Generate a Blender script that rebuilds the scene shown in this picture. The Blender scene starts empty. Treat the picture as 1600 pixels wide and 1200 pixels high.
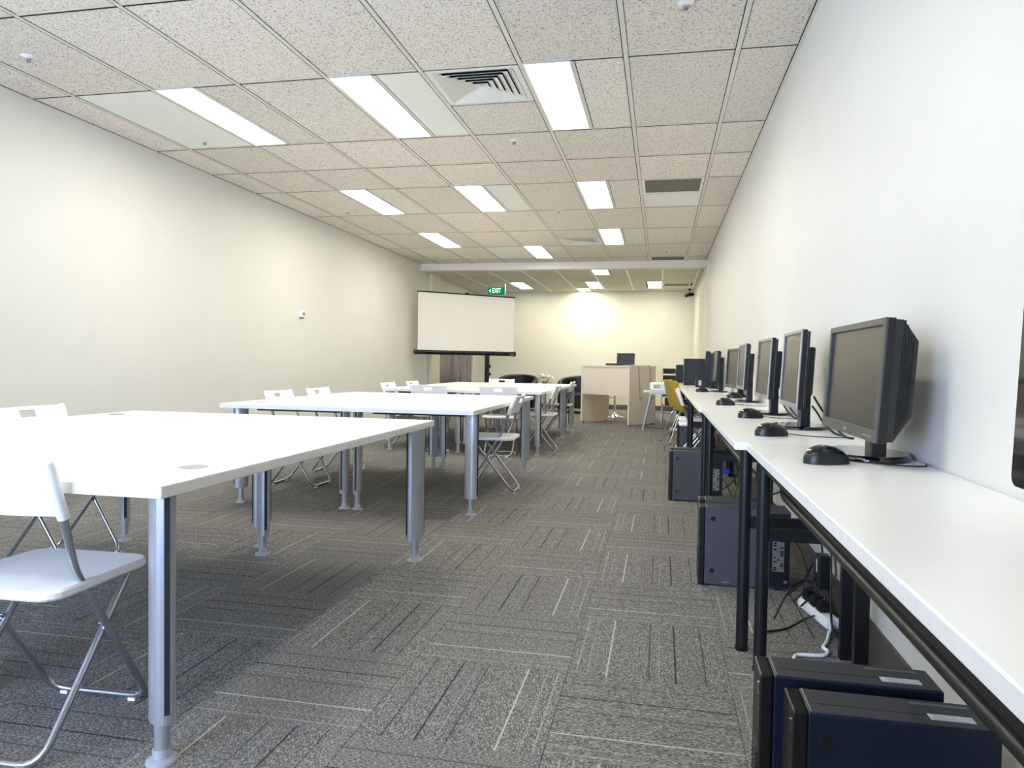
import bpy, bmesh, math, random
from mathutils import Vector, Matrix
random.seed(7)
PI = math.pi
scene = bpy.context.scene
C = scene.collection

# ------------------------------------------------------------------ camera
F_PX, YAW, PITCH, ROLL, CAM_Z = 1119.035, .20414, -.029097, .01515, 0.98
fw = Vector((-math.sin(YAW)*math.cos(PITCH), math.cos(YAW)*math.cos(PITCH), math.sin(PITCH)))
rt = Vector((math.cos(YAW), math.sin(YAW), 0)); up = rt.cross(fw)
rt, up = rt*math.cos(ROLL)+up*math.sin(ROLL), up*math.cos(ROLL)-rt*math.sin(ROLL)
cam = bpy.data.cameras.new('camera'); cam_o = bpy.data.objects.new('camera', cam); C.objects.link(cam_o)
cam.sensor_fit = 'HORIZONTAL'; cam.sensor_width = 36; cam.lens = F_PX*36/1600; cam.clip_start = .02; cam.clip_end = 200
m = Matrix((rt, up, -fw)).transposed().to_4x4(); m.translation = (0, 0, CAM_Z)
cam_o.matrix_world = m
scene.camera = cam_o

# ------------------------------------------------------------------ world, exposure
LAMP_STRENGTH = 19.0
LAMP_COLOR = (1.0, .965, .86)
WARM_COLOR = (1.0, .88, .62)
SKY_STRENGTH = 24.0
scene.view_settings.view_transform = 'Standard'
scene.view_settings.look = 'None'
scene.view_settings.gamma = 1
scene.view_settings.use_curve_mapping = False
scene.view_settings.exposure = 0.28
scene.cycles.diffuse_bounces = 7
w = bpy.data.worlds.new('overcast_sky'); scene.world = w; w.use_nodes = True
bg = w.node_tree.nodes['Background']; bg.inputs[0].default_value = (.52, .68, 1.0, 1); bg.inputs[1].default_value = SKY_STRENGTH
# daylight portal in the window opening behind the camera (guides sampling, gives no light of its own)
pl = bpy.data.lights.new('window_portal', 'AREA'); pl.shape = 'RECTANGLE'; pl.size = 2.6; pl.size_y = 2.0
pl.cycles.is_portal = True
po = bpy.data.objects.new('window_portal', pl); C.objects.link(po)
po.location = (-2.65, -2.15, 1.5); po.rotation_euler = (PI/2, 0, 0)

# ------------------------------------------------------------------ materials
def lin(c):
    return tuple(((x/255)/12.92 if x/255 <= .04045 else ((x/255+.055)/1.055)**2.4) for x in c)

def mat(name, rgb, rough=.5, metal=0., vary=.04, scale=30., bump=0., bscale=200., spec=.5, coat=0.):
    mt = bpy.data.materials.new(name); mt.use_nodes = True
    nt = mt.node_tree; b = nt.nodes['Principled BSDF']
    col = lin(rgb)
    tc = nt.nodes.new('ShaderNodeTexCoord'); nz = nt.nodes.new('ShaderNodeTexNoise')
    nz.inputs['Scale'].default_value = scale; nz.inputs['Detail'].default_value = 3
    nt.links.new(tc.outputs['Object'], nz.inputs['Vector'])
    rp = nt.nodes.new('ShaderNodeValToRGB')
    rp.color_ramp.elements[0].position = .3; rp.color_ramp.elements[1].position = .7
    rp.color_ramp.elements[0].color = (*[x*(1-vary) for x in col], 1)
    rp.color_ramp.elements[1].color = (*[min(1, x*(1+vary)) for x in col], 1)
    nt.links.new(nz.outputs['Fac'], rp.inputs[0]); nt.links.new(rp.outputs[0], b.inputs['Base Color'])
    b.inputs['Roughness'].default_value = rough; b.inputs['Metallic'].default_value = metal
    b.inputs['Specular IOR Level'].default_value = spec
    b.inputs['Coat Weight'].default_value = coat
    if bump:
        n2 = nt.nodes.new('ShaderNodeTexNoise'); n2.inputs['Scale'].default_value = bscale; n2.inputs['Detail'].default_value = 2
        nt.links.new(tc.outputs['Object'], n2.inputs['Vector'])
        bp = nt.nodes.new('ShaderNodeBump'); bp.inputs['Strength'].default_value = bump; bp.inputs['Distance'].default_value = .002
        nt.links.new(n2.outputs['Fac'], bp.inputs['Height']); nt.links.new(bp.outputs[0], b.inputs['Normal'])
    return mt

def emit(name, rgb, strength):
    mt = bpy.data.materials.new(name); mt.use_nodes = True; nt = mt.node_tree
    nt.nodes.remove(nt.nodes['Principled BSDF'])
    e = nt.nodes.new('ShaderNodeEmission'); e.inputs[0].default_value = (*rgb, 1); e.inputs[1].default_value = strength
    nt.links.new(e.outputs[0], nt.nodes['Material Output'].inputs[0])
    return mt

def carpet_mat():
    mt = bpy.data.materials.new('striped_carpet_tile'); mt.use_nodes = True; nt = mt.node_tree; b = nt.nodes['Principled BSDF']
    L = nt.links.new
    tc = nt.nodes.new('ShaderNodeTexCoord'); oi = nt.nodes.new('ShaderNodeObjectInfo')
    sp = nt.nodes.new('ShaderNodeSeparateXYZ'); L(tc.outputs['Object'], sp.inputs[0])
    # heathered pile: noise stretched along the stripe direction, offset per tile
    off = nt.nodes.new('ShaderNodeMath'); off.operation = 'MULTIPLY'; L(oi.outputs['Random'], off.inputs[0]); off.inputs[1].default_value = 57
    cb = nt.nodes.new('ShaderNodeCombineXYZ')
    mx = nt.nodes.new('ShaderNodeMath'); mx.operation = 'MULTIPLY'; L(sp.outputs[0], mx.inputs[0]); mx.inputs[1].default_value = 420
    my = nt.nodes.new('ShaderNodeMath'); my.operation = 'MULTIPLY'; L(sp.outputs[1], my.inputs[0]); my.inputs[1].default_value = 110
    L(mx.outputs[0], cb.inputs[0]); L(my.outputs[0], cb.inputs[1]); L(off.outputs[0], cb.inputs[2])
    nz = nt.nodes.new('ShaderNodeTexNoise'); nz.inputs['Scale'].default_value = 1; nz.inputs['Detail'].default_value = 3; nz.inputs['Roughness'].default_value = .7
    L(cb.outputs[0], nz.inputs['Vector'])
    r1 = nt.nodes.new('ShaderNodeValToRGB'); cr = r1.color_ramp
    cr.elements[0].position = .34; cr.elements[0].color = (*lin((58, 57, 56)), 1)
    cr.elements[1].position = .68; cr.elements[1].color = (*lin((190, 186, 178)), 1)
    e = cr.elements.new(.5); e.color = (*lin((108, 106, 103)), 1)
    L(nz.outputs['Fac'], r1.inputs[0])
    # low-frequency bands
    wv = nt.nodes.new('ShaderNodeMath'); wv.operation = 'MULTIPLY_ADD'; L(sp.outputs[0], wv.inputs[0]); wv.inputs[1].default_value = 2.0; wv.inputs[2].default_value = .5
    r2 = nt.nodes.new('ShaderNodeValToRGB'); c2 = r2.color_ramp; c2.interpolation = 'CONSTANT'
    mid = .5
    stripes = [(.045, .010, .68), (.115, .010, .66), (.235, .014, .95), (.50, .009, .22), (.565, .009, .66), (.665, .014, .04), (.85, .010, .2)]
    c2.elements[0].position = 0; c2.elements[0].color = (mid, mid, mid, 1)
    c2.elements.remove(c2.elements[1])
    for p, wd, v in stripes:
        a = c2.elements.new(p); a.color = (v, v, v, 1)
        a = c2.elements.new(p+wd); a.color = (mid, mid, mid, 1)
    L(wv.outputs[0], r2.inputs[0])
    # stripes fade in and out along their length
    n3 = nt.nodes.new('ShaderNodeTexNoise'); n3.inputs['Scale'].default_value = 5; L(cb.outputs[0], n3.inputs['Vector'])
    # light stripe mix
    gl = nt.nodes.new('ShaderNodeMath'); gl.operation = 'SUBTRACT'; L(r2.outputs[0], gl.inputs[0]); gl.inputs[1].default_value = .5; gl.use_clamp = True
    gl2 = nt.nodes.new('ShaderNodeMath'); gl2.operation = 'MULTIPLY'; gl2.inputs[1].default_value = 1.25; gl2.use_clamp = True; L(gl.outputs[0], gl2.inputs[0])
    gd = nt.nodes.new('ShaderNodeMath'); gd.operation = 'SUBTRACT'; gd.inputs[0].default_value = .5; L(r2.outputs[0], gd.inputs[1]); gd.use_clamp = True
    gd2 = nt.nodes.new('ShaderNodeMath'); gd2.operation = 'MULTIPLY'; gd2.inputs[1].default_value = 1.7; gd2.use_clamp = True; L(gd.outputs[0], gd2.inputs[0])
    m1 = nt.nodes.new('ShaderNodeMixRGB'); L(gl2.outputs[0], m1.inputs[0]); L(r1.outputs[0], m1.inputs[1]); m1.inputs[2].default_value = (*lin((206, 203, 190)), 1)
    m2 = nt.nodes.new('ShaderNodeMixRGB'); L(gd2.outputs[0], m2.inputs[0]); L(m1.outputs[0], m2.inputs[1]); m2.inputs[2].default_value = (*lin((30, 30, 32)), 1)
    L(m2.outputs[0], b.inputs['Base Color'])
    b.inputs['Roughness'].default_value = .95; b.inputs['Specular IOR Level'].default_value = .1
    bp = nt.nodes.new('ShaderNodeBump'); bp.inputs['Strength'].default_value = .5; bp.inputs['Distance'].default_value = .003
    L(nz.outputs['Fac'], bp.inputs['Height']); L(bp.outputs[0], b.inputs['Normal'])
    return mt

def ceiling_mat():
    mt = bpy.data.materials.new('fissured_ceiling_tile'); mt.use_nodes = True; nt = mt.node_tree; b = nt.nodes['Principled BSDF']; L = nt.links.new
    tc = nt.nodes.new('ShaderNodeTexCoord'); oi = nt.nodes.new('ShaderNodeObjectInfo')
    mp = nt.nodes.new('ShaderNodeVectorMath'); mp.operation = 'ADD'
    ml = nt.nodes.new('ShaderNodeMath'); ml.operation = 'MULTIPLY'; ml.inputs[1].default_value = 41; L(oi.outputs['Random'], ml.inputs[0])
    cb = nt.nodes.new('ShaderNodeCombineXYZ'); L(ml.outputs[0], cb.inputs[2]); L(tc.outputs['Object'], mp.inputs[0]); L(cb.outputs[0], mp.inputs[1])
    nz = nt.nodes.new('ShaderNodeTexNoise'); nz.inputs['Scale'].default_value = 105; nz.inputs['Detail'].default_value = 2.5; nz.inputs['Distortion'].default_value = .8
    L(mp.outputs[0], nz.inputs['Vector'])
    rp = nt.nodes.new('ShaderNodeValToRGB'); cr = rp.color_ramp
    cr.elements[0].position = .31; cr.elements[0].color = (*lin((136, 127, 115)), 1)
    cr.elements[1].position = .47; cr.elements[1].color = (*lin((236, 229, 219)), 1)
    L(nz.outputs['Fac'], rp.inputs[0])
    hs = nt.nodes.new('ShaderNodeHueSaturation'); L(rp.outputs[0], hs.inputs['Color'])
    mr = nt.nodes.new('ShaderNodeMapRange'); L(oi.outputs['Random'], mr.inputs[0]); mr.inputs[3].default_value = .93; mr.inputs[4].default_value = 1.05
    L(mr.outputs[0], hs.inputs['Value']); L(hs.outputs[0], b.inputs['Base Color'])
    b.inputs['Roughness'].default_value = .95; b.inputs['Specular IOR Level'].default_value = .1
    bp = nt.nodes.new('ShaderNodeBump'); bp.inputs['Strength'].default_value = .6; bp.inputs['Distance'].default_value = .003
    L(nz.outputs['Fac'], bp.inputs['Height']); L(bp.outputs[0], b.inputs['Normal'])
    return mt

def glass_mat():
    mt = bpy.data.materials.new('window_glass'); mt.use_nodes = True; nt = mt.node_tree; L = nt.links.new
    nt.nodes.remove(nt.nodes['Principled BSDF'])
    t = nt.nodes.new('ShaderNodeBsdfTransparent'); g = nt.nodes.new('ShaderNodeBsdfGlossy'); g.inputs['Roughness'].default_value = .02
    fr = nt.nodes.new('ShaderNodeFresnel'); mx = nt.nodes.new('ShaderNodeMixShader')
    L(fr.outputs[0], mx.inputs[0]); L(t.outputs[0], mx.inputs[1]); L(g.outputs[0], mx.inputs[2]); L(mx.outputs[0], nt.nodes['Material Output'].inputs[0])
    return mt

M = dict(
    wall=mat('white_wall_paint', (222, 221, 215), .5, vary=.012, scale=3, bump=.25, bscale=90, spec=.35),
    endwall=mat('cream_end_wall_paint', (230, 227, 208), .5, vary=.015, scale=2, bump=.15, bscale=90),
    ceil=ceiling_mat(), carpet=carpet_mat(), glass=glass_mat(),
    smooth_tile=mat('smooth_ceiling_panel', (238, 238, 230), .7, vary=.02, scale=20),
    low_tile=mat('mineral_ceiling_panel', (212, 210, 194), .8, vary=.04, scale=60),
    tbar=mat('ceiling_grid_white', (220, 218, 206), .5, vary=.02),
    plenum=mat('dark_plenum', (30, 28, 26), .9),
    bulkhead=mat('bulkhead_paint', (240, 234, 226), .6, vary=.015),
    frame_white=mat('white_metal_trim', (232, 231, 226), .4, vary=.02),
    skirting=mat('grey_vinyl_skirting', (86, 82, 76), .6, vary=.08),
    lamp=emit('lamp_diffuser', LAMP_COLOR, LAMP_STRENGTH),
    lamp_warm=emit('warm_lamp_diffuser', WARM_COLOR, LAMP_STRENGTH*2.0),
    diffuser_dark=mat('duct_black', (14, 13, 12), .9),
    grille=mat('grille_grey', (120, 115, 102), .6, vary=.06, scale=60),
    laminate=mat('white_laminate', (240, 240, 238), .28, vary=.012, scale=14, spec=.5),
    laminate_edge=mat('white_laminate_edge', (226, 226, 224), .45, vary=.03, scale=40),
    alu=mat('satin_aluminium', (196, 200, 208), .34, metal=.75, vary=.03, scale=20),
    slot=mat('dark_slot', (40, 46, 52), .6),
    pad=mat('grey_foot_plastic', (150, 154, 160), .45),
    plastic=mat('white_plastic', (246, 246, 247), .35, vary=.01),
    chrome=mat('grey_chrome_tube', (178, 180, 184), .22, metal=.9, vary=.03),
    chrome2=mat('bright_chrome', (220, 220, 218), .12, metal=1., vary=.02),
    black=mat('black_plastic', (12, 12, 13), .38, vary=.1),
    gloss=mat('gloss_black_plastic', (10, 11, 13), .1, vary=.05, coat=.4),
    dkgrey=mat('charcoal_plastic', (28, 28, 30), .42, vary=.06),
    bezel=mat('dark_grey_bezel', (74, 74, 70), .4, vary=.04),
    silver=mat('silver_bezel', (156, 154, 148), .35, metal=.3, vary=.04),
    screen=mat('matte_lcd', (44, 43, 38), .28, vary=.03, scale=4, spec=.6),
    navy=mat('navy_black_metal', (11, 12, 16), .42, vary=.08, spec=.45),
    case=mat('charcoal_case_metal', (76, 75, 82), .4, vary=.05, scale=8, metal=.15),
    case_navy=mat('navy_case_metal', (17, 25, 42), .38, vary=.05, scale=8, metal=.1),
    case_top=mat('charcoal_case_top', (62, 62, 66), .4, vary=.05, scale=8),
    sticker=mat('printed_sticker', (196, 198, 200), .5, vary=.25, scale=120),
    screenfab=mat('screen_fabric', (236, 232, 222), .8, vary=.015, scale=3),
    satin=mat('grey_satin_curtain', (146, 136, 148), .17, metal=.6, vary=.05, spec=.9),
    lectern=mat('pale_wood_laminate', (226, 214, 200), .5, vary=.02, scale=9),
    leather=mat('black_leather', (17, 18, 16), .4, vary=.1, bump=.2),
    yellow=mat('mustard_plastic', (178, 152, 40), .45, vary=.05),
    green=emit('exit_green', (.0, .22, .06), 1.0),
    exit_white=emit('exit_white', (.75, 1.0, .8), 1.3),
    petal=mat('cream_petals', (238, 232, 212), .6, vary=.08),
    leaf=mat('green_leaves', (82, 98, 48), .6, vary=.2),
    vase=mat('vase_glass_green', (96, 104, 80), .15, vary=.1),
    blue=mat('blue_plug', (40, 50, 190), .4),
    white_cord=mat('white_cord', (236, 236, 238), .4),
    steel=mat('brushed_steel', (150, 148, 142), .4, metal=.8),
)

# ------------------------------------------------------------------ mesh helpers
class MB:
    def __init__(s): s.v = []; s.f = []; s.sm = []
    def add(s, vs, fs, smooth=False):
        n = len(s.v); s.v += [tuple(p) for p in vs]
        for f in fs: s.f.append(tuple(i+n for i in f)); s.sm.append(smooth)
        return s
    def box(s, c, d, bev=0, rot=None):
        x, y, z = d[0]/2, d[1]/2, d[2]/2
        if bev:
            b = min(bev, x*.9, y*.9, z*.9)
            bm = bmesh.new(); bmesh.ops.create_cube(bm, size=1)
            for v in bm.verts: v.co = Vector((v.co.x*d[0], v.co.y*d[1], v.co.z*d[2]))
            bmesh.ops.bevel(bm, geom=bm.edges[:], offset=b, segments=2, affect='EDGES', profile=.6)
            bm.verts.index_update()
            vs = [v.co.copy() for v in bm.verts]; fs = [tuple(v.index for v in f.verts) for f in bm.faces]; bm.free()
        else:
            vs = [Vector((sx*x, sy*y, sz*z)) for sz in (-1, 1) for sy in (-1, 1) for sx in (-1, 1)]
            fs = [(0, 2, 3, 1), (4, 5, 7, 6), (0, 1, 5, 4), (2, 6, 7, 3), (0, 4, 6, 2), (1, 3, 7, 5)]
        if rot is not None: vs = [rot @ v for v in vs]
        c = Vector(c)
        return s.add([v+c for v in vs], fs)
    def tube(s, pts, r, seg=10, cap=True):
        pts = [Vector(p) for p in pts]; n = len(pts); rings = []
        t0 = (pts[1]-pts[0]).normalized()
        a = Vector((0, 0, 1)) if abs(t0.z) < .9 else Vector((1, 0, 0))
        u = t0.cross(a).normalized()
        for i, p in enumerate(pts):
            t = ((pts[min(i+1, n-1)]-pts[i]).normalized()+(pts[i]-pts[max(i-1, 0)]).normalized())
            t = t.normalized() if t.length > 1e-6 else t0
            u = (u-t*u.dot(t)).normalized(); v = t.cross(u)
            rr = r[i] if isinstance(r, (list, tuple)) else r
            rings.append([p+(u*math.cos(2*PI*k/seg)+v*math.sin(2*PI*k/seg))*rr for k in range(seg)])
        vs = [q for R in rings for q in R]; fs = []
        for i in range(n-1):
            for k in range(seg):
                k2 = (k+1) % seg
                fs.append((i*seg+k, i*seg+k2, (i+1)*seg+k2, (i+1)*seg+k))
        s.add(vs, fs, True)
        if cap:
            s.add(rings[0], [tuple(range(seg))[::-1]]); s.add(rings[-1], [tuple(range(seg))])
        return s
    def lathe(s, prof, c=(0, 0, 0), seg=24, sx=1, sy=1, smooth=True):
        vs = []; fs = []; n = len(prof)
        for (r, z) in prof:
            for k in range(seg):
                vs.append((c[0]+r*sx*math.cos(2*PI*k/seg), c[1]+r*sy*math.sin(2*PI*k/seg), c[2]+z))
        for i in range(n-1):
            for k in range(seg):
                k2 = (k+1) % seg
                fs.append((i*seg+k, i*seg+k2, (i+1)*seg+k2, (i+1)*seg+k))
        s.add(vs, fs, smooth)
        s.add(vs[:seg], [tuple(range(seg))[::-1]]); s.add(vs[-seg:], [tuple(range(seg))])
        return s
    def prism(s, poly, z0, z1, bev=0):
        n = len(poly); cx = sum(p[0] for p in poly)/n; cy = sum(p[1] for p in poly)/n
        if bev:
            def sh(p, k):
                dx, dy = p[0]-cx, p[1]-cy; l = math.hypot(dx, dy); return (cx+dx*(l-k)/l, cy+dy*(l-k)/l)
            lev = [(z0, bev), (z0+bev, 0), (z1-bev, 0), (z1, bev)]
        else:
            sh = lambda p, k: p
            lev = [(z0, 0), (z1, 0)]
        vs = [(*sh(p, k), z) for z, k in lev for p in poly]; fs = []
        for i in range(len(lev)-1):
            for k in range(n):
                k2 = (k+1) % n; fs.append((i*n+k, i*n+k2, (i+1)*n+k2, (i+1)*n+k))
        fs.append(tuple(range(n))[::-1]); fs.append(tuple((len(lev)-1)*n+k for k in range(n)))
        return s.add(vs, fs)
    def shell(s, us, vs_, fn, th, skip=(), smooth=True):
        """closed two-sided sheet: fn(u,v)->(point, normal)"""
        nu, nv = len(us), len(vs_); A = []; B = []
        for v in vs_:
            for u in us:
                p, n = fn(u, v); p = Vector(p); n = Vector(n).normalized()
                A.append(p+n*th/2); B.append(p-n*th/2)
        off = nu*nv; cells = [(i, j) for j in range(nv-1) for i in range(nu-1) if (i, j) not in skip]
        fs = []; edges = {}
        for i, j in cells:
            q = (j*nu+i, j*nu+i+1, (j+1)*nu+i+1, (j+1)*nu+i)
            fs.append(q); fs.append(tuple(k+off for k in q[::-1]))
            for a in range(4):
                e = (q[a], q[(a+1) % 4]); 
                if (e[1], e[0]) in edges: del edges[(e[1], e[0])]
                else: edges[e] = 1
        s.add(A+B, fs, smooth)
        # rims use their own vertices so that edges stay crisp
        P = A+B
        for a, b in edges: s.add([P[b], P[a], P[a+off], P[b+off]], [(0, 1, 2, 3)])
        return s
    def mesh(s, name):
        me = bpy.data.meshes.new(name); me.from_pydata(s.v, [], s.f)
        me.polygons.foreach_set('use_smooth', s.sm); me.update()
        return me
    def build(s, name, material, parent=None, loc=None, rz=None):
        me = s.mesh(name); me.materials.append(M[material])
        o = bpy.data.objects.new(name, me); C.objects.link(o)
        if parent is not None: o.parent = parent
        if loc: o.location = loc
        if rz is not None: o.rotation_euler = (0, 0, rz)
        return o

def tag(o, label=None, cat=None, group=None, kind=None):
    if label: o['label'] = label
    if cat: o['category'] = cat
    if group: o['group'] = group
    if kind: o['kind'] = kind
    return o
def empty(name, loc=(0, 0, 0), rz=0.):
    o = bpy.data.objects.new(name, None); C.objects.link(o); o.location = loc; o.rotation_euler = (0, 0, rz); o.empty_display_size = .1
    return o
def copy_tree(o, parent=None):
    c = o.copy(); C.objects.link(c); c.parent = parent
    for ch in list(o.children): copy_tree(ch, c)
    return c
def rrect(w_, d_, r, n=5, cx=0, cy=0):
    out = []
    for sx, sy, a0 in ((1, 1, 0), (-1, 1, PI/2), (-1, -1, PI), (1, -1, 1.5*PI)):
        for k in range(n+1):
            a = a0+PI/2*k/n; out.append((cx+sx*(w_/2-r)+r*math.cos(a), cy+sy*(d_/2-r)+r*math.sin(a)))
    return out
def arc(pts, r, n=5):
    """round the inner corners of a polyline"""
    pts = [Vector(p) for p in pts]; out = [pts[0]]
    for i in range(1, len(pts)-1):
        a, b, c = pts[i-1], pts[i], pts[i+1]
        da, dc = (a-b), (c-b); k = min(r, da.length*.45, dc.length*.45)
        p, q = b+da.normalized()*k, b+dc.normalized()*k
        for j in range(n+1):
            t = j/n; out.append(p*(1-t)**2+b*2*t*(1-t)+q*t*t)
    out.append(pts[-1]); return out
def spline(pts, n=6):
    P = [Vector(p) for p in pts]; out = []
    for i in range(len(P)-1):
        p0, p1, p2, p3 = P[max(i-1, 0)], P[i], P[i+1], P[min(i+2, len(P)-1)]
        for j in range(n):
            t = j/n
            out.append(.5*((2*p1)+(p2-p0)*t+(2*p0-5*p1+4*p2-p3)*t*t+(3*p1-p0-3*p2+p3)*t**3))
    out.append(P[-1]); return out

# ------------------------------------------------------------------ room shell
XL, XR, YB, YE = -4.16, .70, -2.2, 15.85
ZC, ZS = 2.694, 2.585
BULK0, BULK1 = 12.03, 12.22
TH = .12
fl = MB().box(((XL+XR)/2, (YB+YE)/2, -.06), (XR-XL+2*TH, YE-YB+2*TH, .10)).build('floor', 'plenum'); tag(fl, kind='structure')
MB().box((XR+TH/2, (YB+YE)/2, 1.4), (TH, YE-YB+2*TH, 2.82)).build('wall_right', 'wall')['kind'] = 'structure'
# left wall, with the curtained opening near the far end
wl = MB().box((XL-TH/2, (YB-TH+13.05)/2, 1.4), (TH, 13.05-YB+TH, 2.82))
wl.box((XL-TH/2, (13.05+15.72)/2, 2.47), (TH, 2.67, .68)); wl.box((XL-TH/2, (15.72+YE+TH)/2, 1.4), (TH, YE+TH-15.72, 2.82))
wl.build('wall_left', 'wall')['kind'] = 'structure'
MB().box((XL-.35, 14.4, 1.4), (.1, 3.2, 2.82)).build('wall_recess', 'wall')['kind'] = 'structure'
MB().box(((XL+XR)/2, YE+TH/2, 1.4), (XR-XL, TH, 2.82)).build('wall_end', 'endwall')['kind'] = 'structure'
WX0, WX1, WZ0, WZ1 = -3.95, -1.35, .5, 2.5
wb = MB(); yb = YB-TH/2
wb.box(((XL+WX0)/2, yb, 1.4), (WX0-XL, TH, 2.82)); wb.box(((XR+WX1)/2, yb, 1.4), (XR-WX1, TH, 2.82))
wb.box(((WX0+WX1)/2, yb, (WZ0-.01)/2), (WX1-WX0, TH, WZ0+.01)); wb.box(((WX0+WX1)/2, yb, (WZ1+2.81)/2), (WX1-WX0, TH, 2.81-WZ1))
wb.build('wall_back', 'wall')['kind'] = 'structure'
win = empty('window_1', ((WX0+WX1)/2, yb, WZ0)); tag(win, kind='structure')
ww, wh = WX1-WX0, WZ1-WZ0
fr = MB()
for x in (-ww/2+.025, -ww/6, ww/6, ww/2-.025): fr.box((x, 0, wh/2), (.05, .06, wh))
for z in (.025, wh-.025): fr.box((0, 0, z), (ww, .06, .05))
fr.build('window_frame', 'frame_white', win)
for k in range(3): MB().box((-ww/3+k*ww/3, 0, wh/2), (ww/3-.05, .006, wh-.1)).build('pane', 'glass', win)
MB().box((XR-.006, (YB+YE)/2, .075), (.012, YE-YB, .15)).build('baseboard_right', 'skirting')['kind'] = 'structure'
MB().box((XL+.006, (YB+13.0)/2, .05), (.012, 13.0-YB, .10)).build('baseboard_left', 'skirting')['kind'] = 'structure'
MB().box(((XL+XR)/2, YE-.006, .05), (XR-XL-.03, .012, .10)).build('baseboard_end', 'skirting')['kind'] = 'structure'
MB().box(((XL+XR)/2, (BULK0+BULK1)/2, (ZS-.006+2.78)/2), (XR-XL, BULK1-BULK0, 2.78-ZS+.006)).build('trim_bulkhead', 'bulkhead')['kind'] = 'structure'
# slim pilaster on the left wall before the curtain and wall joint on the right wall
MB().box((XL+.03, 12.78, ZS/2), (.06, .5, ZS)).build('trim_pilaster', 'endwall')['kind'] = 'structure'
MB().box((XR-.012, 13.6, ZS/2), (.024, 4.4, ZS)).build('trim_wall_lining', 'endwall')['kind'] = 'structure'

# ------------------------------------------------------------------ carpet tiles
TS = .5; TX0, TY0 = -.27, 2.74
ct_bm = bmesh.new(); bmesh.ops.create_cube(ct_bm, size=1)
for v in ct_bm.verts: v.co = Vector((v.co.x*(TS-.0015), v.co.y*(TS-.0015), v.co.z*.01-.005))
ct_me = bpy.data.meshes.new('carpet_tile'); ct_bm.to_mesh(ct_me); ct_bm.free(); ct_me.materials.append(M['carpet'])
rest = MB(); count = 0
i0 = math.floor((XL-TX0)/TS); i1 = math.ceil((XR-TX0)/TS); j0 = math.floor((YB-TY0)/TS); j1 = math.ceil((YE-TY0)/TS)
def seen(x, y):
    d = Vector((x, y, -CAM_Z)); return d.dot(fw) > .25 and abs(d.dot(rt)) < d.dot(fw)*.82 and d.dot(up) > -d.dot(fw)*.62
for j in range(j0, j1):
    for i in range(i0, i1):
        x, y = TX0+(i+.5)*TS, TY0+(j+.5)*TS
        if seen(x, y) and count < 300 and y < 15:
            o = bpy.data.objects.new('carpet_tile', ct_me); C.objects.link(o); o.parent = fl
            o.location = (x, y, 0); o.rotation_euler = (0, 0, ((i+j) % 2 == 0)*PI/2+PI*random.choice((0, 0, 1))); count += 1
        else: rest.box((x, y, -.0051), (TS-.0015, TS-.0015, .01))
r_ = rest.build('carpet_surround', 'carpet', fl); r_['kind'] = 'stuff'

# ------------------------------------------------------------------ ceiling grid
cl = MB().box(((XL+XR)/2, (YB+BULK0)/2, ZC+.09), (XR-XL+2*TH, BULK0-YB+.2, .06)); cl = cl.build('ceiling', 'plenum'); tag(cl, kind='structure')
GX = [XL]+[-3.824+.6*k for k in range(8)]+[XR]
GY = [-1.73, -.53, .67, 1.87, 3.07, 4.063, 5.263, 6.01, 6.756, 7.956, 9.156, 10.356, 11.556, BULK0]
GY = [YB]+GY
SMOOTH = {(6, 1), (6, 4.5), (9, 4.5), (12, 3)}
lights = {(6, 2): 0, (6, 4): 0, (6, 6): 0, (9, 2): 0, (9, 4): 0, (9, 6): 0, (11, 2): 0, (11, 6): 0, (12, 4): 0,
          (3, 2): 0, (3, 4): 0, (3, 6): 0}
diffs = {(6, 5): 0, (11, 5): 1}          # half of the cell
grills = {(9, 7): 0, (13, 7): 0}
tile_cache = {}
def ctile(x0, x1, y0, y1, z, parent, material='ceil', g=.0135):
    sx, sy = round(x1-x0-2*g, 4), round(y1-y0-2*g, 4)
    if sx < .02 or sy < .02: return
    k = (sx, sy, material)
    if k not in tile_cache:
        me = MB().box((0, 0, .0075), (sx, sy, .015)).mesh('ceiling_tile'); me.materials.append(M[material]); tile_cache[k] = me
    o = bpy.data.objects.new('ceiling_tile', tile_cache[k]); C.objects.link(o); o.parent = parent; o.location = ((x0+x1)/2, (y0+y1)/2, z+.0015)
light_cells, diff_cells, grill_cells = [], [], []
for j in range(len(GY)-1):
    for i in range(len(GX)-1):
        x0, x1, y0, y1 = GX[i], GX[i+1], GY[j], GY[j+1]; key = (j, i)
        if key in lights:
            light_cells.append((x0, x0+.3, y0, y1, ZC, j, i))
            ctile(x0+.3, x1, y0, y1, ZC, cl, 'smooth_tile' if (j, i+.5) in SMOOTH else 'ceil')
        elif key in diffs:
            ym = (y0+y1)/2
            if diffs[key] == 0: diff_cells.append((x0, x1, y0, ym)); ctile(x0, x1, ym, y1, ZC, cl)
            else: diff_cells.append((x0, x1, ym, y1)); ctile(x0, x1, y0, ym, ZC, cl)
        elif key in grills:
            gy = min(y0+.6, y1)
            grill_cells.append((x0, x1, y0, gy, ZC)); ctile(x0, x1, gy, y1, ZC, cl, 'smooth_tile')
        else: ctile(x0, x1, y0, y1, ZC, cl, 'smooth_tile' if key in SMOOTH else 'ceil')
def bar(x0, x1, y0, y1, z, parent, m_='tbar'): MB().box(((x0+x1)/2, (y0+y1)/2, z+.002), (x1-x0, y1-y0, .004)).build('grid_bar', m_, parent)
def joint_shade(x0, x1, y0, y1, z, parent): MB().box(((x0+x1)/2, (y0+y1)/2, z+.0015), (x1-x0, y1-y0, .003)).build('grid_joint_shade', 'plenum', parent)  # black strips that paint in the shade of the gaps beside the bars
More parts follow.
